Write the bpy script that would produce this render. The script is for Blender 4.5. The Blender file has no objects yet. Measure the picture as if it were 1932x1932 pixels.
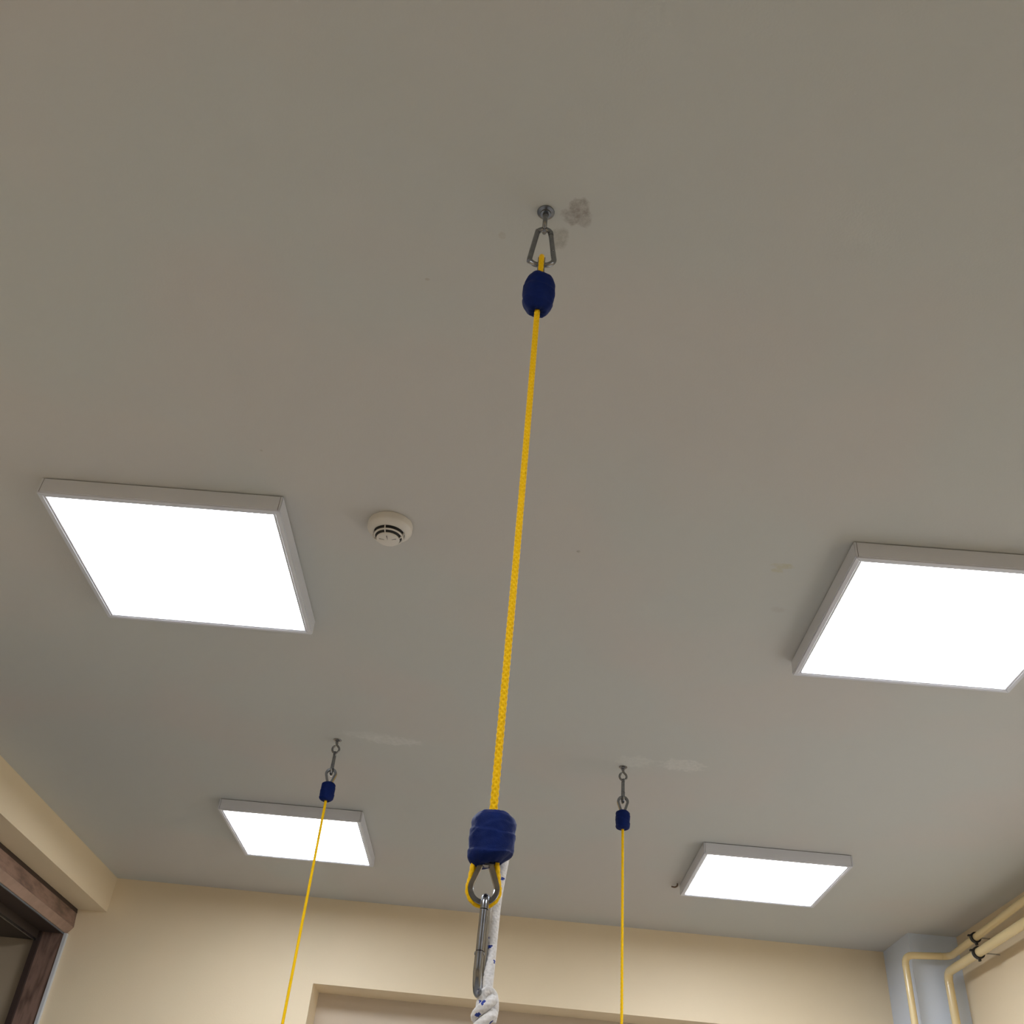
import bpy, bmesh, math, random
from mathutils import Vector, Matrix, noise

SC = bpy.context.scene
COL = SC.collection
PI = math.pi
random.seed(5)

# ------------------------------------------------------------------ camera, world, exposure
CZ = 1.499            # camera height above the floor
H = 2.910             # ceiling height
cam_d = bpy.data.cameras.new('camera')
cam = bpy.data.objects.new('camera', cam_d)
COL.objects.link(cam)
r_ = Vector((0.99627658, -0.01176173, 0.0854087))
u_ = Vector((-0.0744221, -0.61743699, 0.7830919))
w_ = Vector((-0.04352398, 0.78653241, 0.61601334))
cam.matrix_world = Matrix(((r_.x, u_.x, -w_.x, 0), (r_.y, u_.y, -w_.y, 0), (r_.z, u_.z, -w_.z, CZ), (0, 0, 0, 1)))
cam_d.sensor_width = 36
cam_d.lens = 34.794
cam_d.shift_x = 0.0163
cam_d.shift_y = -0.0294
cam_d.clip_start = 0.02
SC.camera = cam

world = bpy.data.worlds.new('world')
SC.world = world
world.use_nodes = True
world.node_tree.nodes['Background'].inputs[0].default_value = (0.75, 0.85, 1.0, 1)
world.node_tree.nodes['Background'].inputs[1].default_value = 0.15

SC.view_settings.view_transform = 'Standard'
SC.view_settings.look = 'None'
SC.view_settings.gamma = 1
SC.view_settings.use_curve_mapping = False
SC.view_settings.exposure = 0.0
PANEL_POWER = 20.0    # emission strength of the light panels
DAY_POWER = 11.0      # daylight through the window in the right wall, below the pipes

def area(name, loc, rot, sx, sy, power, color):
    d = bpy.data.lights.new(name, 'AREA')
    d.shape = 'RECTANGLE'; d.size = sx; d.size_y = sy; d.energy = power; d.color = color
    o = bpy.data.objects.new(name, d); COL.objects.link(o)
    o.location = loc; o.rotation_euler = rot
    return o

# ------------------------------------------------------------------ materials
def mat(name, color, rough=0.6, metal=0.0, spec=0.5, bump=0.0, bscale=400, var=0.0, vscale=3.0, sheen=0.0, coat=0.0, emit=None):
    m = bpy.data.materials.new(name); m.use_nodes = True
    nt = m.node_tree; b = nt.nodes['Principled BSDF']
    b.inputs['Base Color'].default_value = (*color, 1)
    b.inputs['Roughness'].default_value = rough
    b.inputs['Metallic'].default_value = metal
    b.inputs['Specular IOR Level'].default_value = spec
    if sheen:
        b.inputs['Sheen Weight'].default_value = sheen
        b.inputs['Sheen Roughness'].default_value = 0.35
        b.inputs['Sheen Tint'].default_value = (1.0, 0.8, 0.45, 1) if 'yellow' in name else (1, 1, 1, 1)
    if coat:
        b.inputs['Coat Weight'].default_value = coat
        b.inputs['Coat Roughness'].default_value = 0.15
    if emit:
        b.inputs['Emission Color'].default_value = (*emit[0], 1)
        b.inputs['Emission Strength'].default_value = emit[1]
    tc = nt.nodes.new('ShaderNodeTexCoord')
    if bump:
        n = nt.nodes.new('ShaderNodeTexNoise'); n.inputs['Scale'].default_value = bscale; n.inputs['Detail'].default_value = 3
        nt.links.new(tc.outputs['Object'], n.inputs['Vector'])
        bp = nt.nodes.new('ShaderNodeBump'); bp.inputs['Strength'].default_value = bump; bp.inputs['Distance'].default_value = 0.002
        nt.links.new(n.outputs['Fac'], bp.inputs['Height'])
        nt.links.new(bp.outputs['Normal'], b.inputs['Normal'])
    if var:
        n = nt.nodes.new('ShaderNodeTexNoise'); n.inputs['Scale'].default_value = vscale; n.inputs['Detail'].default_value = 4
        nt.links.new(tc.outputs['Object'], n.inputs['Vector'])
        rp = nt.nodes.new('ShaderNodeValToRGB')
        rp.color_ramp.elements[0].position = 0.3; rp.color_ramp.elements[1].position = 0.7
        rp.color_ramp.elements[0].color = (*[c * (1 - var) for c in color], 1)
        rp.color_ramp.elements[1].color = (*[min(1, c * (1 + var)) for c in color], 1)
        nt.links.new(n.outputs['Fac'], rp.inputs['Fac'])
        nt.links.new(rp.outputs['Color'], b.inputs['Base Color'])
    return m

CREAM = mat('cream_wall_paint', (0.84, 0.695, 0.475), 0.55, bump=0.15, bscale=180, var=0.02, vscale=1.5)
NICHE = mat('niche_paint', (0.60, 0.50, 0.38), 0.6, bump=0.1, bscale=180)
GREYBLUE = mat('grey_blue_paint', (0.69, 0.765, 0.89), 0.4, bump=0.1, bscale=180)
FLOOR_M = mat('rubber_floor', (0.35, 0.345, 0.34), 0.6, bump=0.2, bscale=60, var=0.08, vscale=8)
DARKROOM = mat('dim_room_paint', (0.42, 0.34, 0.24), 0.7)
DARKBROWN = mat('brown_board', (0.045, 0.029, 0.02), 0.6)
WHITE_PL = mat('white_plastic', (0.70, 0.66, 0.60), 0.4)
WHITE_STRIP = mat('white_caulk', (0.62, 0.64, 0.66), 0.5)
FRAME_AL = mat('white_lacquered_aluminium', (0.68, 0.69, 0.74), 0.4, bump=0.05, bscale=900)
BLACK = mat('black_slot', (0.012, 0.012, 0.014), 0.6)
SEAM = mat('dark_seam', (0.06, 0.055, 0.05), 0.8)
STEEL = mat('zinc_plated_steel', (0.42, 0.42, 0.43), 0.24, 1.0, bump=0.06, bscale=700, var=0.12, vscale=60)
DSTEEL = mat('dull_steel', (0.25, 0.255, 0.265), 0.22, 1.0, bump=0.02, bscale=500, var=0.15, vscale=80)
BLUE = mat('blue_cloth_tape', (0.0006, 0.0105, 0.090), 0.65, spec=0.15, bump=0.25, bscale=900, var=0.10, vscale=90)
YELLOW = mat('yellow_rope', (1.0, 0.56, 0.001), 0.6, spec=0.15, bump=0.3, bscale=1800, var=0.12, vscale=500, sheen=0.6)
YELLOW_EDGE = mat('pale_yellow_fibre', (0.95, 0.72, 0.25), 0.7, sheen=0.5)
WROPE = mat('white_rope', (0.74, 0.72, 0.70), 0.75, bump=0.3, bscale=1500, var=0.10, vscale=350, sheen=0.3)
BROPE = mat('blue_tracer', (0.015, 0.04, 0.28), 0.7)
PIPE_M = mat('cream_pipe_enamel', (0.80, 0.63, 0.33), 0.25, bump=0.05, bscale=60, coat=0.4)
RUBBER = mat('black_clamp', (0.015, 0.014, 0.013), 0.5)
RINGW = mat('white_clamp_liner', (0.65, 0.62, 0.57), 0.5)

def wood(name, c0, c1, axis):
    m = bpy.data.materials.new(name); m.use_nodes = True
    nt = m.node_tree; b = nt.nodes['Principled BSDF']; b.inputs['Roughness'].default_value = 0.45
    tc = nt.nodes.new('ShaderNodeTexCoord'); mp = nt.nodes.new('ShaderNodeMapping')
    s = [7, 7, 7]; s[axis] = 1.6
    mp.inputs['Scale'].default_value = s
    nt.links.new(tc.outputs['Object'], mp.inputs['Vector'])
    n = nt.nodes.new('ShaderNodeTexNoise'); n.inputs['Scale'].default_value = 1.0; n.inputs['Detail'].default_value = 2
    n.inputs['Distortion'].default_value = 0.6
    nt.links.new(mp.outputs['Vector'], n.inputs['Vector'])
    mul = nt.nodes.new('ShaderNodeMath'); mul.operation = 'MULTIPLY'; mul.inputs[1].default_value = 6.0
    nt.links.new(n.outputs['Fac'], mul.inputs[0])
    fr = nt.nodes.new('ShaderNodeMath'); fr.operation = 'PINGPONG'; fr.inputs[1].default_value = 0.5
    nt.links.new(mul.outputs[0], fr.inputs[0])
    fine = nt.nodes.new('ShaderNodeTexNoise'); fine.inputs['Scale'].default_value = 9; fine.inputs['Detail'].default_value = 5
    nt.links.new(mp.outputs['Vector'], fine.inputs['Vector'])
    ad = nt.nodes.new('ShaderNodeMath'); ad.operation = 'ADD'
    nt.links.new(fr.outputs[0], ad.inputs[0]); nt.links.new(fine.outputs['Fac'], ad.inputs[1])
    rp = nt.nodes.new('ShaderNodeValToRGB')
    rp.color_ramp.elements[0].position = 0.35; rp.color_ramp.elements[1].position = 0.95
    rp.color_ramp.elements[0].color = (*c0, 1); rp.color_ramp.elements[1].color = (*c1, 1)
    nt.links.new(ad.outputs[0], rp.inputs['Fac'])
    nt.links.new(rp.outputs['Color'], b.inputs['Base Color'])
    return m
WOOD_Y = wood('walnut_laminate_along', (0.11, 0.063, 0.046), (0.29, 0.18, 0.135), 1)
WOOD_Z = wood('walnut_laminate_upright', (0.10, 0.058, 0.043), (0.27, 0.17, 0.13), 2)
WOOD_P = mat('floor_lit_walnut_edge', (0.36, 0.235, 0.175), 0.5, var=0.1, vscale=20)  # paler than the boards: paints the floor light caught by the bevel
WOOD_D = mat('dark_and_shaded_walnut', (0.045, 0.026, 0.02), 0.6)  # own colour of the jamb stop; painted shade on head lining and top strip

def ceiling_mat():
    m = bpy.data.materials.new('ceiling_paint'); m.use_nodes = True
    nt = m.node_tree; b = nt.nodes['Principled BSDF']; b.inputs['Roughness'].default_value = 0.7
    L = nt.links
    tc = nt.nodes.new('ShaderNodeTexCoord')
    n = nt.nodes.new('ShaderNodeTexNoise'); n.inputs['Scale'].default_value = 220; n.inputs['Detail'].default_value = 3
    L.new(tc.outputs['Object'], n.inputs['Vector'])
    bp = nt.nodes.new('ShaderNodeBump'); bp.inputs['Strength'].default_value = 0.12; bp.inputs['Distance'].default_value = 0.002
    L.new(n.outputs['Fac'], bp.inputs['Height']); L.new(bp.outputs['Normal'], b.inputs['Normal'])
    base = nt.nodes.new('ShaderNodeTexNoise'); base.inputs['Scale'].default_value = 1.6; base.inputs['Detail'].default_value = 2
    L.new(tc.outputs['Object'], base.inputs['Vector'])
    rp = nt.nodes.new('ShaderNodeValToRGB')
    rp.color_ramp.elements[0].position = 0.42; rp.color_ramp.elements[1].position = 0.58
    rp.color_ramp.elements[0].color = (0.575, 0.553, 0.520, 1); rp.color_ramp.elements[1].color = (0.555, 0.560, 0.530, 1)
    L.new(base.outputs['Fac'], rp.inputs['Fac'])
    cur = rp.outputs['Color']
    fine = nt.nodes.new('ShaderNodeTexNoise'); fine.inputs['Scale'].default_value = 75; fine.inputs['Detail'].default_value = 6
    fine.inputs['Roughness'].default_value = 0.75
    L.new(tc.outputs['Object'], fine.inputs['Vector'])
    warp = nt.nodes.new('ShaderNodeTexNoise'); warp.inputs['Scale'].default_value = 60; warp.inputs['Detail'].default_value = 4
    L.new(tc.outputs['Object'], warp.inputs['Vector'])
    # stains and filler patches: x, y, rx, ry, colour, strength
    spots = [(0.034, 1.032, .017, .020, (0.29, 0.255, 0.225), .75), (0.022, 1.052, .016, .018, (0.29, 0.255, 0.225), .7),
             (0.042, 1.056, .014, .016, (0.29, 0.255, 0.225), .6), (0.004, 1.100, .016, .026, (0.32, 0.30, 0.26), .6),
             (-0.45, 3.33, .10, .035, (0.72, 0.71, 0.68), .55), (-0.54, 3.30, .08, .03, (0.70, 0.70, 0.67), .35),
             (0.575, 3.325, .07, .05, (0.76, 0.74, 0.70), .5), (0.41, 3.33, .06, .05, (0.70, 0.70, 0.66), .45),
             (0.621, 2.053, .028, .012, (0.50, 0.46, 0.28), .6), (0.61, 2.075, .016, .010, (0.50, 0.46, 0.28), .5),
             (0.656, 2.257, .02, .014, (0.48, 0.46, 0.42), .5),
             (0.113, 2.058, .005, .005, (0.3, 0.27, 0.24), .6), (-0.233, 1.211, .006, .004, (0.42, 0.36, 0.30), .6),
             (-0.095, 1.10, .006, .008, (0.45, 0.42, 0.37), .5), (-0.64, 1.75, .004, .004, (0.4, 0.36, 0.31), .6)]
    for (x, y, rx, ry, c, st) in spots:
        mp = nt.nodes.new('ShaderNodeMapping')
        mp.vector_type = 'POINT'
        mp.inputs['Location'].default_value = (-x / rx, -y / ry, 0)
        mp.inputs['Scale'].default_value = (1 / rx, 1 / ry, 0)
        L.new(tc.outputs['Object'], mp.inputs['Vector'])
        ln = nt.nodes.new('ShaderNodeVectorMath'); ln.operation = 'LENGTH'
        L.new(mp.outputs['Vector'], ln.inputs[0])
        a = nt.nodes.new('ShaderNodeMath'); a.operation = 'MULTIPLY_ADD'
        L.new(warp.outputs['Fac'], a.inputs[0]); a.inputs[1].default_value = 1.6
        L.new(ln.outputs['Value'], a.inputs[2])
        mr = nt.nodes.new('ShaderNodeMapRange')
        mr.inputs['From Min'].default_value = 1.95; mr.inputs['From Max'].default_value = 1.55
        mr.inputs['To Min'].default_value = 0; mr.inputs['To Max'].default_value = st
        L.new(a.outputs[0], mr.inputs['Value'])
        g = nt.nodes.new('ShaderNodeMapRange')
        g.inputs['From Min'].default_value = 0.38; g.inputs['From Max'].default_value = 0.58
        L.new(fine.outputs['Fac'], g.inputs['Value'])
        g.inputs['To Min'].default_value = 0.35
        mu = nt.nodes.new('ShaderNodeMath'); mu.operation = 'MULTIPLY'
        L.new(mr.outputs[0], mu.inputs[0]); L.new(g.outputs[0], mu.inputs[1])
        mx = nt.nodes.new('ShaderNodeMix'); mx.data_type = 'RGBA'
        L.new(mu.outputs[0], mx.inputs['Factor'])
        L.new(cur, mx.inputs['A']); mx.inputs['B'].default_value = (*c, 1)
        cur = mx.outputs['Result']
    L.new(cur, b.inputs['Base Color'])
    return m
CEIL = ceiling_mat()
GLOW = mat('lit_diffuser', (0.9, 0.9, 0.9), 0.5, emit=((0.93, 0.985, 1.08), PANEL_POWER))

# ------------------------------------------------------------------ mesh helpers
def link_obj(name, bm, mats, parent=None, smooth=False, loc=None):
    bmesh.ops.recalc_face_normals(bm, faces=bm.faces)
    me = bpy.data.meshes.new(name); bm.to_mesh(me); bm.free()
    for m in (mats if isinstance(mats, (list, tuple)) else [mats]):
        me.materials.append(m)
    if smooth:
        for p in me.polygons: p.use_smooth = True
        if smooth != 'all':
            me.set_sharp_from_angle(angle=math.radians(38))
    o = bpy.data.objects.new(name, me); COL.objects.link(o)
    if parent: o.parent = parent
    if loc: o.location = loc
    return o

def add_box(bm, x0, x1, y0, y1, z0, z1, mi=0):
    v = [bm.verts.new(p) for p in ((x0, y0, z0), (x1, y0, z0), (x1, y1, z0), (x0, y1, z0), (x0, y0, z1), (x1, y0, z1), (x1, y1, z1), (x0, y1, z1))]
    for f in ((0, 3, 2, 1), (4, 5, 6, 7), (0, 1, 5, 4), (1, 2, 6, 5), (2, 3, 7, 6), (3, 0, 4, 7)):
        fc = bm.faces.new([v[i] for i in f]); fc.material_index = mi
    return v

def add_prism(bm, poly, z0, z1, mi=0):
    a = [bm.verts.new((p[0], p[1], z0)) for p in poly]; b = [bm.verts.new((p[0], p[1], z1)) for p in poly]
    n = len(poly)
    bm.faces.new(a[::-1]).material_index = mi; bm.faces.new(b).material_index = mi
    for i in range(n):
        bm.faces.new((a[i], a[(i + 1) % n], b[(i + 1) % n], b[i])).material_index = mi

def extrude_profile_y(bm, prof, y0, y1, mi=0):
    """prof: list of (x, z) extruded along y"""
    a = [bm.verts.new((p[0], y0, p[1])) for p in prof]; b = [bm.verts.new((p[0], y1, p[1])) for p in prof]
    n = len(prof)
    bm.faces.new(a).material_index = mi; bm.faces.new(b[::-1]).material_index = mi
    for i in range(n):
        bm.faces.new((a[i], b[i], b[(i + 1) % n], a[(i + 1) % n])).material_index = mi

def add_lathe(bm, prof, seg=48, mi=0, centre=(0, 0), caps=True):
    rings = []
    for (r, z) in prof:
        if r < 1e-6:
            rings.append([bm.verts.new((centre[0], centre[1], z))])
        else:
            rings.append([bm.verts.new((centre[0] + r * math.cos(2 * PI * i / seg), centre[1] + r * math.sin(2 * PI * i / seg), z)) for i in range(seg)])
    for a, b in zip(rings, rings[1:]):
        for i in range(seg):
            j = (i + 1) % seg
            if len(a) == 1 and len(b) == 1: continue
            if len(a) == 1: f = (a[0], b[i], b[j])
            elif len(b) == 1: f = (a[i], a[j], b[0])
            else: f = (a[i], a[j], b[j], b[i])
            bm.faces.new(f).material_index = mi

def frames(pts, closed, up=None):
    n = len(pts); T = []
    for i in range(n):
        if closed: t = pts[(i + 1) % n] - pts[i - 1]
        elif i == 0: t = pts[1] - pts[0]
        elif i == n - 1: t = pts[-1] - pts[-2]
        else: t = pts[i + 1] - pts[i - 1]
        T.append(t.normalized())
    out = []
    if up is not None:
        for t in T:
            out.append((up.cross(t).normalized(), up.copy()))
        return T, out
    nrm = T[0].orthogonal().normalized()
    for i, t in enumerate(T):
        if i: nrm = (T[i - 1].rotation_difference(t) @ nrm)
        nrm = (nrm - t * nrm.dot(t)).normalized()
        out.append((nrm, t.cross(nrm)))
    return T, out

def sweep(bm, pts, prof, closed=False, up=None, mi=0, rad=None, matf=None):
    """prof: list of (a, b) or a function (i, s, seg)"""
    pts = [Vector(p) for p in pts]
    T, F = frames(pts, closed, up)
    rings = []
    for i, (p, (n, b)) in enumerate(zip(pts, F)):
        k = rad(i) if rad else 1
        rings.append([bm.verts.new(p + n * a * k + b * c * k) for (a, c) in (prof(i) if callable(prof) else prof)])
    m = len(rings[0]); N = len(rings)
    for i in range(N if closed else N - 1):
        a, b = rings[i], rings[(i + 1) % N]
        for j in range(m):
            f = bm.faces.new((a[j], a[(j + 1) % m], b[(j + 1) % m], b[j]))
            f.material_index = matf(i, j) if matf else mi
    if not closed:
        bm.faces.new(rings[0][::-1]).material_index = mi; bm.faces.new(rings[-1]).material_index = mi

def circ(r, n=16):
    return [(r * math.cos(2 * PI * i / n), r * math.sin(2 * PI * i / n)) for i in range(n)]

def tube(bm, pts, r, seg=16, closed=False, mi=0, up=None):
    sweep(bm, pts, circ(r, seg), closed, up, mi)

def smooth_path(pts, step, closed=False):
    """Catmull-Rom through pts, resampled about every step"""
    pts = [Vector(p) for p in pts]; n = len(pts); out = []
    rng = n if closed else n - 1
    for i in range(rng):
        p0 = pts[i - 1] if (closed or i > 0) else pts[0] * 2 - pts[1]
        p1 = pts[i]; p2 = pts[(i + 1) % n]
        p3 = pts[(i + 2) % n] if (closed or i + 2 < n) else pts[-1] * 2 - pts[-2]
        k = max(2, int((p2 - p1).length / step))
        for s in range(k):
            t = s / k
            out.append(0.5 * ((2 * p1) + (p2 - p0) * t + (2 * p0 - 5 * p1 + 4 * p2 - p3) * t * t + (3 * p1 - p0 - 3 * p2 + p3) * t ** 3))
    if not closed: out.append(pts[-1])
    return out

def resample(pts, step):
    pts = [Vector(p) for p in pts]; out = [pts[0]]; need = step
    for a, b in zip(pts, pts[1:]):
        d = (b - a).length; pos = 0
        while d - pos >= need:
            pos += need; out.append(a.lerp(b, pos / d)); need = step
        need -= (d - pos)
    out.append(pts[-1])
    return out

def braid(bm, pts, r, step=0.001, seg=24, lay=0.0075, strands=4, amp=0.10, flecks=None, flat=1.0):
    """a braided rope: the radius follows two families of opposed helices"""
    pts = resample(pts, step)
    def prof(i):
        z = i * step; out = []
        for j in range(seg):
            th = 2 * PI * j / seg
            a = math.cos(strands * th + 2 * PI * z / lay); b = math.cos(strands * th - 2 * PI * z / lay)
            k = 1 + amp * (max(a, b) - 0.35)
            out.append((r * k * math.cos(th), r * k * flat * math.sin(th)))
        return out
    def mf(i, j):
        if not flecks: return 0
        z = i * step; th = 2 * PI * j / seg
        per, w, l = flecks
        for fam, off in ((1, 0.0), (-1, per * 0.45)):
            zz = (z + off) % per
            c = (fam * 2.4 * ((z + off) // per)) % (2 * PI)
            c += fam * zz / l * 0.25
            for q in (0,):
                d = (th - c - q + PI) % (2 * PI) - PI
                if zz < l and abs(d) < w: return 1
        return 0
    sweep(bm, pts, prof, matf=mf)

def thing(name, label, cat, loc=(0, 0, 0), rotz=0, group=None):
    o = bpy.data.objects.new(name, None); COL.objects.link(o)
    o.empty_display_size = 0.05
    o.location = loc; o.rotation_euler = (0, 0, rotz)
    o['label'] = label; o['category'] = cat
    if group: o['group'] = group
    return o

def tag(o, label, cat, group=None):
    o['label'] = label; o['category'] = cat
    if group: o['group'] = group
    return o

def struct(o, label=None):
    o['kind'] = 'structure'
    if label: o['label'] = label
    return o

def copy_tree(root, loc, rotz, label):
    r = root.copy(); COL.objects.link(r); r.location = loc; r.rotation_euler = (0, 0, rotz); r['label'] = label
    for ch in list(root.children):
        c = ch.copy(); COL.objects.link(c); c.parent = r
        for g in list(ch.children):
            d = g.copy(); COL.objects.link(d); d.parent = c
    return r

# ------------------------------------------------------------------ the room
YF = -2.5                                  # wall behind the viewer
def yb(x): return 5.448 + 0.0095 * x       # face of the back wall (it runs very slightly askew)
def xr(y): return 2.172   # face of the right wall
ZH = CZ + 1.005                            # top of the niche in the back wall
NX0, NX1, NY = -0.934, 1.62, 5.662

bm = bmesh.new(); add_box(bm, -4.6, 2.6, YF - 0.15, 6.0, H, H + 0.15); struct(link_obj('ceiling', bm, CEIL), 'painted off-white ceiling')
bm = bmesh.new(); add_box(bm, -4.6, 2.6, YF - 0.15, 6.0, -0.1, 0.0); struct(link_obj('floor', bm, FLOOR_M), 'floor')

# back wall with the niche
bm = bmesh.new()
def wseg(x0, x1, z0, z1, y1=6.0):
    add_prism(bm, [(x0, yb(x0)), (x1, yb(x1)), (x1, y1), (x0, y1)], z0, z1)
wseg(-2.235, NX0, 0, H); wseg(NX1, 2.35, 0, H); wseg(NX0, NX1, ZH, H)
struct(link_obj('wall_back', bm, CREAM), 'cream back wall with a wide recess')
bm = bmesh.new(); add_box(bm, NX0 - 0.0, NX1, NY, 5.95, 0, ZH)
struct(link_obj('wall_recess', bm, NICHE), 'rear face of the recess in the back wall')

# right wall, with a window opening behind the viewer
bm = bmesh.new()
def rseg(y0, y1, z0, z1):
    add_prism(bm, [(xr(y0), y0), (2.5, y0), (2.5, y1), (xr(y1), y1)], z0, z1)
WY0, WY1, WZ0, WZ1 = 2.3, 4.2, 0.85, 2.2
rseg(YF, WY0, 0, H); rseg(WY1, 5.9, 0, H); rseg(WY0, WY1, 0, WZ0); rseg(WY0, WY1, WZ1, H)
struct(link_obj('wall_right', bm, CREAM), 'cream right wall behind the pipes')
win = bpy.data.objects.new('window_1', None); COL.objects.link(win); struct(win, 'window in the right wall')
bm = bmesh.new()
wx = 2.24
for a in ((wx, wx + .06, WY0, WY0 + .07, WZ0, WZ1), (wx, wx + .06, WY1 - .07, WY1, WZ0, WZ1), (wx, wx + .06, WY0 + .07, WY1 - .07, WZ0, WZ0 + .07), (wx, wx + .06, WY0 + .07, WY1 - .07, WZ1 - .07, WZ1), (wx, wx + .06, 3.27, 3.34, WZ0 + .07, WZ1 - .07)):
    add_box(bm, *a)
link_obj('window_frame', bm, WHITE_PL, win)
glass = mat('window_glass', (0.9, 0.95, 0.95), 0.02)
glass.node_tree.nodes['Principled BSDF'].inputs['Transmission Weight'].default_value = 1.0
bm = bmesh.new(); add_box(bm, wx + .062, wx + .068, WY0 + .01, WY1 - .01, WZ0 + .01, WZ1 - .01)
link_obj('pane', bm, glass, win)

bm = bmesh.new(); add_box(bm, -4.6, 2.6, YF - 0.15, YF, 0, H); struct(link_obj('wall_front', bm, CREAM), 'wall behind the viewer')

# left wall: bulkhead beam over a long timber-lined opening
SX = -2.060                                # face of the bulkhead
SZ = CZ + 1.240                            # its underside
OY0 = 2.4                                  # near end of the opening
bm = bmesh.new()
add_box(bm, -2.34, SX, YF, 5.43, SZ, H)
add_box(bm, -2.34, -2.216, YF, OY0, 0, SZ)
struct(link_obj('wall_left', bm, CREAM), 'cream bulkhead beam and left wall')

# corner pillar
bm = bmesh.new()
add_prism(bm, [(1.940, 5.088), (xr(5.088) + 0.0, 5.088), (xr(5.6) + .0, 5.6), (1.945, 5.6)], 0, H)
struct(link_obj('wall_pillar', bm, GREYBLUE), 'grey blue painted pillar in the far right corner')

# neighbouring room seen through the opening
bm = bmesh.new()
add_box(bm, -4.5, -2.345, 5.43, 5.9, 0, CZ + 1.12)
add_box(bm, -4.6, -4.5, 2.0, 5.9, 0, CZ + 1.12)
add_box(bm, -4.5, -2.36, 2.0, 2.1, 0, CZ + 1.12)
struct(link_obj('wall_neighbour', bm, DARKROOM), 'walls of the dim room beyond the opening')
bm = bmesh.new(); add_box(bm, -4.5, -2.36, 2.1, 5.43, CZ + 1.078, CZ + 1.2)
struct(link_obj('ceiling_neighbour', bm, DARKBROWN), 'low dark ceiling of the room beyond the opening')

# timber door frame
door = bpy.data.objects.new('door_1', None); COL.objects.link(door); struct(door, 'walnut laminate frame of the wide left opening')
z1, z2, z3 = CZ + 1.240, CZ + 1.153, CZ + 1.119
bm = bmesh.new()
extrude_profile_y(bm, [(-2.204, z2), (-2.212, z1 - 0.020), (-2.34, z1 - 0.020), (-2.34, z2)], OY0, 5.4265)
link_obj('header_board', bm, WOOD_Y, door)
bm = bmesh.new()
extrude_profile_y(bm, [(-2.210, z1 - 0.020), (-2.214, z1), (-2.34, z1), (-2.34, z1 - 0.020)], OY0, 5.4265)
o = link_obj('top_strip', bm, WOOD_D, door); o['label'] = 'upper strip with gap shadow in its colour'  # dark colour paints the shadow gap above the board
bm = bmesh.new()
extrude_profile_y(bm, [(-2.204, z2 - .0005), (-2.34, z2 - .0005), (-2.34, z3), (-2.230, z3)], OY0, 5.4265)
o = link_obj('edge_strip', bm, WOOD_P, door); o['label'] = 'bevelled lower edge with floor light in its colour'
bm = bmesh.new()
add_box(bm, -2.243, -2.236, OY0, 5.425, z3 - 0.005, z3 + .001)
o = link_obj('gasket', bm, mat('grey_gasket', (0.16, 0.18, 0.20), 0.4), door)
bm = bmesh.new()
add_box(bm, -2.365, -2.243, OY0, 5.425, z3 - 0.003, z3 + 0.0005)
o = link_obj('head_lining', bm, WOOD_D, door); o['label'] = 'lining under the header with shade in its colour'  # colour darkened to paint the unlit underside
bm = bmesh.new()
add_box(bm, -2.372, -2.362, OY0, 5.425, CZ + 1.068, CZ + 1.09)
o = link_obj('metal_track', bm, DSTEEL, door); o['label'] = 'thin grey metal track'
bm = bmesh.new()
add_box(bm, -2.345, -2.2355, 5.412, 5.428, 0, z3 - 0.003)
link_obj('jamb_lining', bm, WOOD_Z, door)
bm = bmesh.new()
add_box(bm, -2.372, -2.345, 5.395, 5.428, 0, z3 - 0.003)
o = link_obj('jamb_stop', bm, WOOD_D, door); o['label'] = 'dark narrow stop beside the jamb'
bm = bmesh.new()
add_box(bm, -2.36, -2.216, OY0 - .03, OY0, 0, z3)
link_obj('jamb_near', bm, WOOD_Z, door)
bm = bmesh.new(); add_box(bm, -2.2350, -2.2195, 5.405, 5.4275, 0, z3 - 0.001)
struct(link_obj('trim_1', bm, WHITE_STRIP), 'thin white strip between jamb and back wall')

# dim daylight entering the window
area('daylight', (2.225, 3.25, 1.52), (0, PI / 2, 0), 1.2, 1.85, DAY_POWER, (0.97, 0.98, 1.0))

# ------------------------------------------------------------------ ceiling light panels
T = 0.0455
def rail_profile():
    # (outward distance inward from the outer face, height below the ceiling)
    return [(0.0, -0.0025), (0.0, -T + 0.004), (0.002, -T + 0.004), (0.002, -T), (0.012, -T), (0.0135, -T + 0.0012), (0.019, -T + 0.0012), (0.0205, -T + 0.004), (0.0205, -0.0025)]

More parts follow.
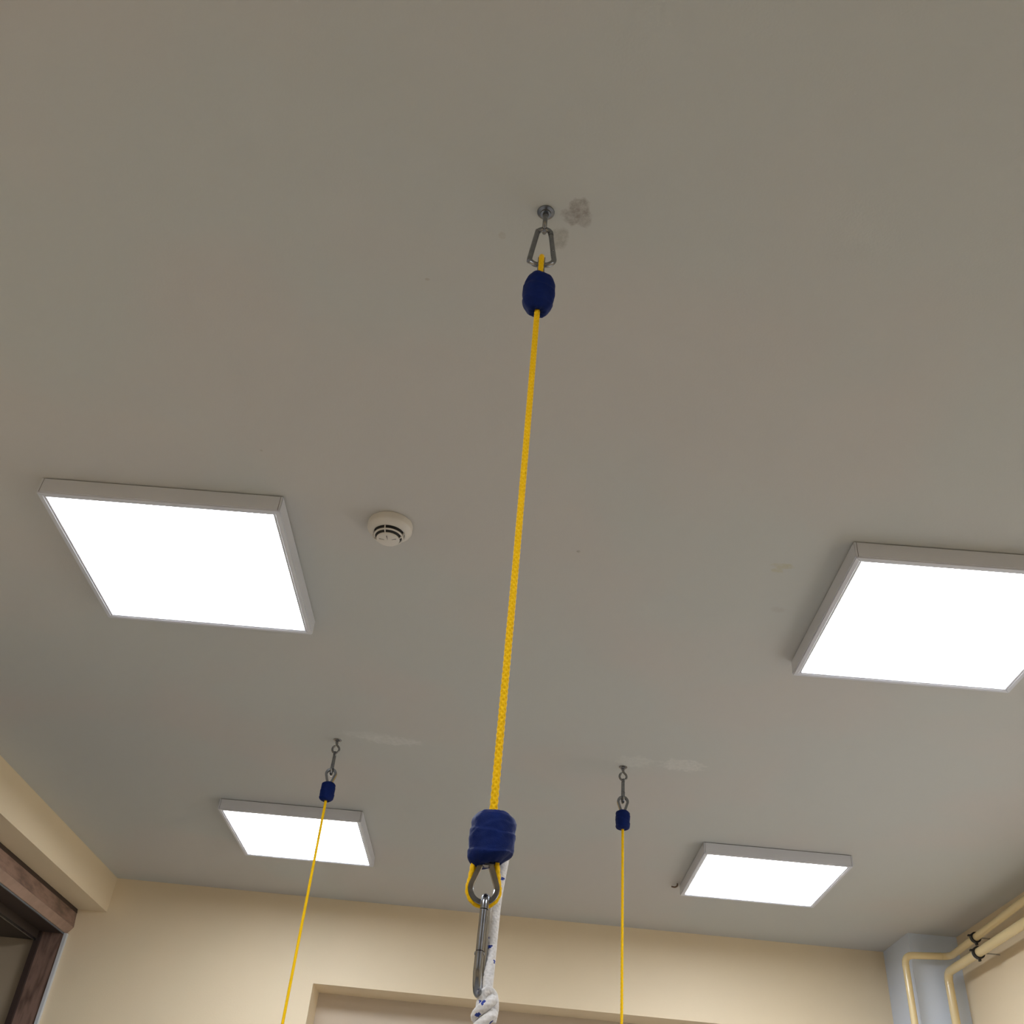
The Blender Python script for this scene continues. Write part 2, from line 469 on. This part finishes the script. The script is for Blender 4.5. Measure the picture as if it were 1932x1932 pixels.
def make_panel(label, loc, rot):
    t = thing('ceiling_light', label, 'light', loc, rot, 'square light panels on the ceiling')
    s = 0.6
    prof = rail_profile()
    def rail(p0, p1, inward, trim):
        bm = bmesh.new()
        d = (Vector(p1) - Vector(p0)).normalized()
        a = []; b = []
        for (u, z) in prof:
            m = u if trim == 'mitre' else 0.0012
            base = Vector(p0) + Vector(inward) * u; end = Vector(p1) + Vector(inward) * u
            base += d * m; end -= d * m
            a.append(bm.verts.new((base.x, base.y, z))); b.append(bm.verts.new((end.x, end.y, z)))
        n = len(prof)
        bm.faces.new(a); bm.faces.new(b[::-1])
        for i in range(n): bm.faces.new((a[i], b[i], b[(i + 1) % n], a[(i + 1) % n]))
        link_obj('frame_rail', bm, FRAME_AL, t)
    for q in (0.0062, s - 0.0062):
        bm = bmesh.new(); add_box(bm, q - 0.0005, q + 0.0005, -0.00025, 0.004, -T + 0.0035, -0.0030)
        link_obj('corner_seam', bm, SEAM, t)
    g = 0.0006
    rail((g, 0, 0), (s - g, 0, 0), (0, 1, 0), 'mitre')
    rail((g, s, 0), (s - g, s, 0), (0, -1, 0), 'mitre')
    rail((0, g, 0), (0, s - g, 0), (1, 0, 0), 'mitre')
    rail((s, g, 0), (s, s - g, 0), (-1, 0, 0), 'mitre')
    bm = bmesh.new()
    add_box(bm, 0.003, s - 0.003, 0.003, s - 0.003, -T + 0.016, -0.0002)
    o = link_obj('back_tray', bm, SEAM, t)
    bm = bmesh.new()
    # diffuser with rounded corners
    r = 0.006; x0 = 0.0207; x1 = s - x0; poly = []
    for (cx, cy, a0) in ((x1 - r, x1 - r, 0), (x0 + r, x1 - r, 90), (x0 + r, x0 + r, 180), (x1 - r, x0 + r, 270)):
        for k in range(5):
            an = math.radians(a0 + 22.5 * k); poly.append((cx + r * math.cos(an), cy + r * math.sin(an)))
    add_prism(bm, poly, -T + 0.003, -T + 0.0155)
    o = link_obj('diffuser', bm, GLOW, t); o['label'] = 'glowing white diffuser'
    return t
A = make_panel('square white light panel nearest on the left, beside the smoke detector', (-1.2145, 1.918, H), 0.003)
copy_tree(A, (0.756, 1.927, H), 0.0, 'square white light panel cut by the right edge of the photo')
copy_tree(A, (-1.223, 4.072, H), 0.0, 'square white light panel far left with a yellow rope hanging across it')
copy_tree(A, (0.780, 4.074, H), 0.004, 'square white light panel far right near the corner pipes')
copy_tree(A, (-1.215, -0.235, H), 0.0, 'square white light panel behind the viewer on the left')
copy_tree(A, (0.740, -0.235, H), 0.0, 'square white light panel behind the viewer on the right')

# ------------------------------------------------------------------ smoke detector
det = thing('smoke_detector', 'round white smoke detector with black vent slots between the left panel and the middle rope', 'smoke detector', (-0.358, 2.003, H), 0)
bm = bmesh.new()
add_lathe(bm, [(0.0, -.0003), (0.0545, -.0003), (0.0545, -0.002), (0.0560, -0.0035), (0.0560, -0.017), (0.0545, -0.020), (0.0450, -0.0275), (0.0415, -0.030), (0.0385, -0.030), (0.0385, -0.026), (0.0, -0.026)], 72)
link_obj('base', bm, WHITE_PL, det, smooth=True)
bm = bmesh.new()
add_lathe(bm, [(0.0, -0.0258), (0.0368, -0.0258), (0.034, -0.036), (0.0285, -0.0452), (0.0, -0.0452)], 60)
link_obj('sensing_chamber', bm, BLACK, det, smooth=True)
bm = bmesh.new()
add_lathe(bm, [(0.0330, -0.0375), (0.0372, -0.0375), (0.0366, -0.0400), (0.0330, -0.0400), (0.0330, -0.0375)], 72)
link_obj('vent_ring', bm, WHITE_PL, det, smooth=True)
for k, a in enumerate((-100, -14, -190, -280)):
    bm = bmesh.new()
    c, s = math.cos(math.radians(a)), math.sin(math.radians(a)); w = 0.0011
    P = [(0.0400, -0.0285), (0.0408, -0.0300), (0.0380, -0.0405), (0.0290, -0.0468), (0.0270, -0.0440), (0.0350, -0.0365), (0.0370, -0.029)]
    va = [bm.verts.new((r * c - w * s, r * s + w * c, z)) for r, z in P]; vb = [bm.verts.new((r * c + w * s, r * s - w * c, z)) for r, z in P]
    bm.faces.new(va); bm.faces.new(vb[::-1])
    for i in range(len(P)): bm.faces.new((va[i], vb[i], vb[(i + 1) % len(P)], va[(i + 1) % len(P)]))
    link_obj('rib', bm, WHITE_PL, det)
bm = bmesh.new()
add_lathe(bm, [(0.0, -0.0440), (0.0285, -0.0440), (0.0290, -0.0455), (0.0282, -0.0475), (0.0262, -0.0488), (0.0, -0.0500)], 60)
cap = link_obj('cap', bm, WHITE_PL, det, smooth=True)
for a, l0, l1, w in ((-95, 0.004, 0.0195, 0.0009), (-22, 0.011, 0.0225, 0.0004), (-165, 0.009, 0.022, 0.0003)):
    bm = bmesh.new()
    c, s = math.cos(math.radians(a)), math.sin(math.radians(a))
    q = [(l0 * c - w * s * .2, l0 * s + w * c * .2), (l1 * c - w * s, l1 * s + w * c), (l1 * c + w * s, l1 * s - w * c), (l0 * c + w * s * .2, l0 * s - w * c * .2)]
    add_prism(bm, q, -0.05005, -0.0470)
    link_obj('slit', bm, SEAM, cap)

# small brown stub by the far right panel
bm = bmesh.new()
tube(bm, smooth_path([(0.764, 4.652, H - .0002), (0.763, 4.650, H - .010), (0.752, 4.648, H - .018), (0.736, 4.650, H - .016)], .003), 0.0035, 10)
tag(link_obj('cable_stub', bm, mat('brown_cable', (0.16, 0.10, 0.06), 0.6), smooth=True), 'tiny brown cable end sticking out beside the far right light panel', 'cable')

# ------------------------------------------------------------------ rope hardware
def teardrop(w, h, n=40, pinch=0.0):
    """closed outline in x-z with its tip at (0,0) pointing down and the round end at z = h"""
    R = w / 2; cz = h - R; d = cz
    a0 = math.acos(min(0.98, (R - pinch) / max(d, R * 1.02)))     # tangent angle
    out = []
    st = -PI / 2 + (PI / 2 - 0)                                   # right tangent point measured below
    # tangent points of a tip at (0,0)
    ang = math.asin(min(.98, R / d))
    t0 = -ang; t1 = PI + ang
    for i in range(n + 1):
        t = t0 + (t1 - t0) * i / n
        out.append(Vector((R * math.cos(t), 0, cz + R * math.sin(t))))
    return out                                                     # open arc: right tangent point over the top to the left

def carabiner(parent_label, L=0.098, W0=0.032, W1=0.048, wire=0.0043, loc=(0, 0, 0), rot=0, group=None, big_up=False):
    """pear-shaped snap hook in its x-z plane; top outer edge at z = 0, narrow end on top"""
    t = thing('carabiner', parent_label, 'carabiner', loc, rot, group)
    r0 = W0 / 2 - wire; r1 = 0.0205 - wire
    xw = W1 / 2 - wire
    zt = -wire - r0; zb = -L + wire + r1
    # spine side (right) and gate side (left)
    arc_top = [Vector((r0 * math.cos(a), 0, zt + r0 * math.sin(a))) for a in [math.radians(x) for x in range(8, 173, 12)]]
    bot = []
    cxr, cxl = xw - r1, -(xw - r1)
    for x in range(-8, -91, -14): bot.append(Vector((cxr + r1 * math.cos(math.radians(x)), 0, zb + r1 * math.sin(math.radians(x)))))
    for x in range(-90, -175, -14): bot.append(Vector((cxl + r1 * math.cos(math.radians(x)), 0, zb + r1 * math.sin(math.radians(x)))))
    # body: from the gate hinge (lower left) round the bottom, up the spine, round the top to the nose (upper left)
    lp = arc_top[-1]; lb = bot[-1]
    def left(t): return lp.lerp(lb, t)
    body = [left(0.72)] + [left(0.86)] + bot[::-1] + arc_top + [left(0.10)]
    bm = bmesh.new()
    tube(bm, smooth_path(body, 0.0025), wire, 16, up=Vector((0, 1, 0)))
    link_obj('hook_body', bm, DSTEEL, t, smooth=True)
    bm = bmesh.new()
    tube(bm, [left(x) for x in (0.112, 0.14, 0.3, 0.5, 0.68, 0.705)], wire * 0.93, 16, up=Vector((0, 1, 0)))
    link_obj('gate', bm, DSTEEL, t, smooth=True)
    bm = bmesh.new()
    c = left(0.74)
    tube(bm, [c + Vector((0, -wire - .0006, 0)), c + Vector((0, wire + .0006, 0))], 0.0014, 10)
    link_obj('hinge_pin', bm, STEEL, t, smooth=True)
    return t

def eye_bolt(label, loc, rot, group, plate=0.0150, ring=0.0122, wire=0.0038):
    t = thing('eye_bolt', label, 'eye bolt', loc, rot, group)
    bm = bmesh.new()
    add_lathe(bm, [(0, 0), (plate * .97, 0), (plate, -0.0012), (plate * .96, -0.0026), (plate * .62, -0.0042), (plate * .60, -0.0075), (0, -0.0080)], 40)
    link_obj('washer', bm, DSTEEL, t, smooth=True)
    bm = bmesh.new()
    zc = -0.0515 + ring + wire
    path = [Vector((0.0, 0, -0.006)), Vector((0.0, 0, -0.016)), Vector((0.0035, 0, -0.0215))]
    for x in range(52, -246, -14):
        a = math.radians(x); path.append(Vector((ring * math.cos(a), 0, zc + ring * math.sin(a) * 1.05)))
    path.append(Vector((-0.004, 0.0012, -0.0245)))
    sp = smooth_path(path, 0.002)
    sweep(bm, sp, circ(wire, 16), up=Vector((0, 1, 0)), rad=lambda i: 1.0 + 0.5 * max(0, 1 - i / 8))
    link_obj('eye', bm, DSTEEL, t, smooth=True)
    return t

def tape_wrap_bm(r, z0, z1, seed, sq=1.0, tilt=0.0, bulge=0.06, fold=0.0, pinch=0.011):
    """cloth tape wound round the splice: spiral overlaps, pinched ends"""
    rnd = random.Random(seed); ph = rnd.random() * 6
    seg, nz = 72, 46
    bm = bmesh.new(); rings = []
    h = z1 - z0
    for k in range(nz + 1):
        t = k / nz; z = z0 + h * t; ring = []
        for i in range(seg):
            th = 2 * PI * i / seg
            e = min(t, 1 - t) * h
            edge = 1 - max(0, 1 - e / pinch) ** 2.3 * 0.36
            rr = r * edge * (1 + bulge * math.sin(PI * t) - bulge)
            s = (t * 2.6 + th / (2 * PI) + 0.10 * math.sin(2 * th + ph)) % 1.0      # overlap of one turn on the next
            rr += 0.0013 * (s if s < .93 else (1 - s) / .07 * .93) - 0.0006
            s2 = (t * 1.7 - th / (2 * PI) * 1 + 0.3 + 0.06 * math.sin(3 * th + ph)) % 1.0
            rr += 0.0007 * (s2 if s2 < .92 else (1 - s2) / .08 * .92)
            rr += 0.0016 * noise.noise(Vector((math.cos(th) * 1.3 + seed, math.sin(th) * 1.3, t * 2.2)))
            rr += 0.0006 * noise.noise(Vector((math.cos(th) * 5 + seed, math.sin(th) * 5, t * 9)))
            if fold: rr += fold * max(0, 1 - t / .5) * max(0, math.cos(th - 3.5)) ** 2
            zz = z - tilt * math.sin(th) * (1 - t) + 0.0012 * noise.noise(Vector((math.cos(th) * 2, math.sin(th) * 2, seed + t * 3)))
            ring.append(bm.verts.new((rr * math.cos(th), rr * math.sin(th) * sq, zz)))
        rings.append(ring)
    for a, b in zip(rings, rings[1:]):
        for i in range(seg): bm.faces.new((a[i], a[(i + 1) % seg], b[(i + 1) % seg], b[i]))
    # cinched end faces with radial puckers
    for ring, sg, zz in ((rings[0], -1, z0), (rings[-1], 1, z1)):
        prev = ring
        for q, dz in ((0.72, 0.0012), (0.42, 0.0006), (0.27, -0.0018)):
            cur = []
            for i, v in enumerate(ring):
                th = 2 * PI * i / seg
                pk = 0.0007 * math.sin(9 * th + ph) * q
                cur.append(bm.verts.new((v.co.x * q, v.co.y * q, v.co.z * 0.4 + zz * .6 + sg * (dz + pk))))
            for i in range(seg): bm.faces.new((prev[i], prev[(i + 1) % seg], cur[(i + 1) % seg], cur[i]))
            prev = cur
        bm.faces.new(prev)
    return bm

def thimble_parts(parent, tip, h=0.052, w=0.031, up_dir=1, rope_off=0.0030, thick=1.0):
    """metal thimble in the x-z plane; tip at z = tip, round end towards up_dir; rope lies in its groove"""
    pts = teardrop(w - 0.004, h - 0.002)
    if up_dir < 0: pts = [Vector((p.x, 0, -p.z)) for p in pts]
    tipv = Vector((0, 0, 0))
    path = [tipv + (pts[0] - tipv) * .12] + [pts[0] * .45] + pts + [pts[-1] * .45] + [pts[-1] * .12]
    path = [p + Vector((0, 0, tip)) for p in path]
    # channel section: first coordinate is across (+/- outward), second along the y axis
    sgn = -1
    T, F = frames([Vector(p) for p in path], False, Vector((0, 1, 0)))
    n0 = F[len(path) // 2][0]
    cen = Vector((0, 0, tip + up_dir * (h - w / 2)))
    out = 1 if (path[len(path) // 2] - cen).dot(n0) > 0 else -1
    hw = 0.0052
    prof = [(-0.0014, -hw), (0.0033, -hw - .0006), (0.0037, -hw + .0006), (0.0005, -hw + .0022), (-0.0002, 0), (0.0005, hw - .0022), (0.0037, hw - .0006), (0.0033, hw + .0006), (-0.0014, hw), (-0.0020, 0)]
    prof = [(a * out * thick, b) for a, b in prof]
    bm = bmesh.new()
    sweep(bm, path, prof, up=Vector((0, 1, 0)))
    link_obj('thimble', bm, DSTEEL, parent, smooth=True)
    off = rope_off
    rp = [p + F[i][0] * out * off for i, p in enumerate(path)]
    return rp

def suspension(key, loc, rot, labels, group_sfx, rope_bottom, wrap=(0.0245, 0.152, 0.222), main=False, seed=1):
    """everything from the ceiling plate down to the yellow rope; loc is the anchor on the ceiling"""
    x, y, z = loc
    eye_bolt(labels[0], loc, rot, 'eye bolts holding the yellow ropes')
    # carabiner plane is at right angles to the eye
    carabiner(labels[1], L=0.101 if main else 0.090, W1=0.049 if main else 0.043, wire=0.0045 if main else 0.0042, loc=(x, y, z - (0.0435 if main else 0.0430)), rot=rot + PI / 2 + (0.0 if main else 0.05), group='carabiners at the ceiling')
    rope = thing('yellow_rope', labels[2], 'rope', loc, rot, 'yellow ropes hanging from the ceiling')
    return rope

def rope_obj(name, pts, r, m, parent, **kw):
    bm = bmesh.new(); braid(bm, pts, r, **kw)
    return link_obj(name, bm, m, parent, smooth='all')

# ---------- the two far ropes (eye in x-z, carabiner edge-on, thimble face-on)
def side_rope(x, y, L, zb, seed):
    loc = (x, y, H)
    rope = suspension('side', loc, 0, L, '', 0, seed=seed)
    # top thimble: round end up, tip inside the tape
    tip = -0.172
    rp = thimble_parts(rope, tip, h=0.0625, w=0.0330, up_dir=1, rope_off=0.0030, thick=1.6)
    rp = [Vector((0.002, 0, tip - .018))] + rp + [Vector((-0.002, 0, tip - .018))]
    rope_obj('eye_loop', smooth_path(rp, 0.003), 0.0026, YELLOW, rope, step=0.0018, seg=14)
    wb = tape_wrap_bm(0.0248, -0.222, -0.158, seed, bulge=0.05)
    w = link_obj('tape_wrap', wb, BLUE, rope, smooth=True); w['label'] = 'dark blue tape wrapping'
    ln = rope_obj('rope_strand', [(0, 0, -0.205), (0.0005, 0, -0.5), (0, 0, zb)], 0.0044, [YELLOW, YELLOW_EDGE], rope, step=0.0022, seg=16, lay=0.012, strands=3, amp=0.12)
    return rope
side_rope(-0.648, 3.364, ['zinc eye bolt in the ceiling above the left yellow rope', 'steel carabiner seen edge-on above the left yellow rope',
          'yellow braided rope hanging in front of the far left light panel'], -2.0, 11)
side_rope(0.3745, 3.384, ['zinc eye bolt in the ceiling above the right yellow rope', 'steel carabiner seen edge-on above the right yellow rope',
          'thin yellow braided rope hanging right of the middle rope, beside the far right panel'], -2.0, 12)

# ---------- the near rope
MX, MY = -0.0218, 1.045
mrope = suspension('main', (MX, MY, H), PI / 2 + 0.0, ['zinc eye bolt beside the dark ceiling stain, holding the near rope', 'large steel carabiner on the ceiling above the near yellow rope',
          'thick near yellow rope down the middle of the view with blue wraps at both ends'], '', 0, main=True)
# top thimble (edge-on), tip down in the tape
tip = -0.185
rp = thimble_parts(mrope, tip, h=0.0545, w=0.0285, up_dir=1, rope_off=0.0042)
rp = [Vector((0.002, 0, tip - .012))] + rp + [Vector((-0.002, 0, tip - .012))]
rope_obj('eye_loop', smooth_path(rp, 0.003), 0.0042, YELLOW, mrope, step=0.0012, seg=18)
w = link_obj('tape_wrap', tape_wrap_bm(0.0248, -0.2510, -0.171, 3, bulge=0.12, pinch=0.022), BLUE, mrope, smooth=True); w['label'] = 'dark blue tape at the top end'
ZL = lambda z: CZ + z - H          # level above the camera -> height relative to the ceiling
rope_obj('rope_strand', [(0, 0, -0.235), (0.0, -0.0007, -0.45), (0.0, -0.001, -0.7), (0, 0.0, ZL(0.371)), (0, 0.0, ZL(0.345))], 0.0040, [YELLOW, YELLOW_EDGE], mrope, step=0.0010, seg=24, lay=0.0075, strands=4, amp=0.24)
w = link_obj('tape_wrap', tape_wrap_bm(0.0236, ZL(0.3195), ZL(0.3715), 8, bulge=0.06, tilt=0.0055, fold=0.002), BLUE, mrope, smooth=True); w['label'] = 'blue tape at the lower end'; w.location = (0, -0.0012, 0)
# lower thimble, face-on, round end down: build it in a child frame turned a quarter
turn = bpy.data.objects.new('thimble_loop', None); COL.objects.link(turn); turn.parent = mrope; turn.rotation_euler = (0, 0, -PI / 2 + 0.06)
turn.location = (0, 0.003, 0)
tip = ZL(0.3290)
rp = thimble_parts(turn, tip, h=0.0500, w=0.0290, up_dir=-1)
rp = [Vector((0.008, 0, tip + .010))] + rp[2:-2] + [Vector((-0.010, 0, tip + .010))]
rope_obj('eye_loop', smooth_path(rp, 0.003), 0.0031, YELLOW, turn, step=0.0010, seg=18, lay=0.007, amp=.14)
bm = bmesh.new(); add_box(bm, -0.006, 0.0095, -0.0062, 0.0050, tip - 0.0125, tip + 0.002)
bmesh.ops.bevel(bm, geom=bm.edges[:], offset=0.0012, segments=2, affect='EDGES')
link_obj('thimble_seam', bm, DSTEEL, turn, smooth=True)

# lower carabiner hanging in the thimble, nearly edge-on
LCX, LCY = MX + 0.0005, MY - 0.001
carabiner('long steel carabiner hanging from the lower end of the near yellow rope', L=0.0955, W0=0.028, W1=0.043, wire=0.0043,
          loc=(LCX, LCY, CZ + 0.2895), rot=PI / 2 - 0.10)

# white rope with blue flecks: tail, knot and standing end
wr = thing('white_rope', 'white braided rope with blue flecks knotted under the long carabiner', 'rope', (LCX, LCY, CZ + 0.19))
WR = 0.0050
def L_(x, y, z): return (x - LCX, y - LCY, z - 0.19)
tail = [L_(-0.0049, 1.075, 0.3626), L_(-0.0048, 1.078, 0.3477), L_(-0.0076, 1.078, 0.3252), L_(-0.0109, 1.074, 0.2916), L_(-0.0118, 1.068, 0.2591), L_(-0.0122, 1.062, 0.2329), L_(-0.0126, 1.055, 0.2074), L_(-0.0115, 1.047, 0.190)]
rope_obj('rope_tail', smooth_path(tail, .003), WR, [WROPE, BROPE], wr, step=0.0008, seg=28, lay=0.0055, strands=6, amp=0.08, flecks=(0.024, 0.42, 0.0030))
# bight round the bottom of the carabiner
bight = [L_(-0.0175, 1.040, 0.176), L_(-0.0180, 1.041, 0.188), L_(-0.0155, 1.044, 0.1985), L_(-0.0110, 1.047, 0.2015), L_(-0.0065, 1.049, 0.1985), L_(-0.0045, 1.049, 0.188), L_(-0.006, 1.049, 0.176)]
rope_obj('bight', smooth_path(bight, .002), WR * .82, [WROPE, BROPE], wr, step=0.0008, seg=28, lay=0.0055, strands=6, amp=0.08, flecks=(0.019, 0.34, 0.0035))
# knot: slanting turns round the core
kc = Vector(L_(-0.0135, 1.042, 0.178))
kn = []
turns = 2.6; N = 60
for i in range(N + 1):
    t = i / N; a = -0.4 - 2 * PI * turns * t
    R0 = 0.0080
    z = 0.0105 - 0.0340 * t
    p = Vector((R0 * math.cos(a), R0 * math.sin(a), z + 0.62 * R0 * math.cos(a)))
    kn.append(kc + p)
rope_obj('knot', kn, WR * .95, [WROPE, BROPE], wr, step=0.0008, seg=28, lay=0.0055, strands=6, amp=0.08, flecks=(0.017, 0.38, 0.0040))
core = [kc + Vector((0.001, 0, 0.014)), kc + Vector((0, 0, 0)), kc + Vector((0.001, 0, -0.03)), kc + Vector((0.002, 0, -0.08)), kc + Vector((0.002, 0, -0.5)), kc + Vector((0.002, 0, -1.2))]
rope_obj('standing_end', core, WR, [WROPE, BROPE], wr, step=0.0016, seg=20, lay=0.0064, strands=6, amp=0.08, flecks=(0.021, 0.30, 0.0034))

# ------------------------------------------------------------------ heating pipes in the corner
def pipe(name, label, pts, r, bend, joints):
    t = thing(name, label, 'pipe', pts[0], 0, 'cream heating pipes in the right corner')
    o0 = Vector(pts[0]); P = [Vector(p) - o0 for p in pts]
    path = [P[0]]
    for a, b, c in zip(P, P[1:], P[2:]):
        d0 = (a - b).normalized(); d1 = (c - b).normalized()
        for k in range(9):
            s = k / 8; p0 = b + d0 * bend; p2 = b + d1 * bend
            path.append((1 - s) ** 2 * p0 + 2 * s * (1 - s) * b + s * s * p2)
    path.append(P[-1])
    bm = bmesh.new(); tube(bm, path, r, 24)
    link_obj('tube', bm, PIPE_M, t, smooth='all')
    for (k, d) in joints:                   # thin weld seams where elbows meet the straight runs
        b = P[k]; dirv = ((P[k + 1] if d > 0 else P[k - 1]) - b).normalized(); c = b + dirv * (bend + .004)
        bm = bmesh.new(); tube(bm, [c - dirv * .0025, c - dirv * .0012, c + dirv * .0012, c + dirv * .0025], r + 0.0008, 24)
        link_obj('weld_seam', bm, PIPE_M, t, smooth='all')
    return t
PR = 0.0185
UZ, LZ = CZ + 1.320, CZ + 1.243
def px(y, off): return xr(y) - off
pipe('pipe', 'thinner upper cream heating pipe that crosses the pillar before dropping down its left edge', [(2.105, -1.0, UZ + .018), (2.105, 4.2, UZ + .018), (2.105, 5.035, UZ - .013), (1.887, 5.035, UZ - .026), (1.887, 5.035, 0.12)], 0.0155, 0.042, [(2, 1), (3, 1)])
pipe('pipe', 'thicker lower cream heating pipe dropping straight down the right side of the pillar', [(2.078, -1.0, LZ + .001), (2.078, 4.2, LZ + .001), (2.078, 5.040, LZ - .008), (2.078, 5.040, 0.12)], 0.0188, 0.045, [(2, 1)])
def clamp(y, off, z, r, label, rod_dir):
    t = thing('pipe_clamp', label, 'pipe clamp', (px(y, off), y, z), 0, 'black pipe clamps')
    bm = bmesh.new()
    ring = [(0, -.006), (0, .006), (.0035, .006), (.0035, -.006)]
    pts = [Vector(((r + .0005) * math.cos(a), 0, (r + .0005) * math.sin(a))) for a in [2 * PI * i / 40 for i in range(40)]]
    bmr = [( (r + .0006), -.010), ((r + .0068), -.010), ((r + .0068), .010), ((r + .0006), .010)]
    rings = []
    for i in range(40):
        a = 2 * PI * i / 40
        rings.append([bm.verts.new((q * math.cos(a), yy, q * math.sin(a))) for q, yy in bmr])
    for i in range(40):
        A_, B_ = rings[i], rings[(i + 1) % 40]
        for j in range(4): bm.faces.new((A_[j], A_[(j + 1) % 4], B_[(j + 1) % 4], B_[j]))
    link_obj('band', bm, RUBBER, t, smooth=True)
    bm = bmesh.new(); add_box(bm, -.004, .004, -.007, .007, -r - .016, -r - .003)
    link_obj('ear', bm, RUBBER, t)
    bm = bmesh.new(); add_box(bm, -r - .016, -r - .003, -.007, .007, -.002 + r * .4, .004 + r * .4)
    link_obj('ear', bm, RUBBER, t)
    bm = bmesh.new(); tube(bm, [(r + .003, 0, 0), (off - 0.001, 0, 0)], 0.0030, 10)
    link_obj('wall_rod', bm, STEEL, t, smooth=True)
    return t
clamp(4.73, .067, UZ - .0017, 0.0155, 'black clamp around the thinner upper cream pipe', 1)
c2 = clamp(4.67, .094, LZ - .0040, 0.0188, 'black clamp with a pale liner around the thicker lower cream pipe', 1)
bm = bmesh.new()
for i in range(40):
    pass
rings = []
for i in range(40):
    a = 2 * PI * i / 40
    rings.append([bm.verts.new((q * math.cos(a), yy, q * math.sin(a))) for q, yy in ((.0194, .0092), (.0250, .0092), (.0250, .0130), (.0194, .0130))])
for i in range(40):
    A_, B_ = rings[i], rings[(i + 1) % 40]
    for j in range(4): bm.faces.new((A_[j], A_[(j + 1) % 4], B_[(j + 1) % 4], B_[j]))
o = link_obj('liner_ring', bm, RINGW, c2, smooth=True); o['label'] = 'pale liner ring'
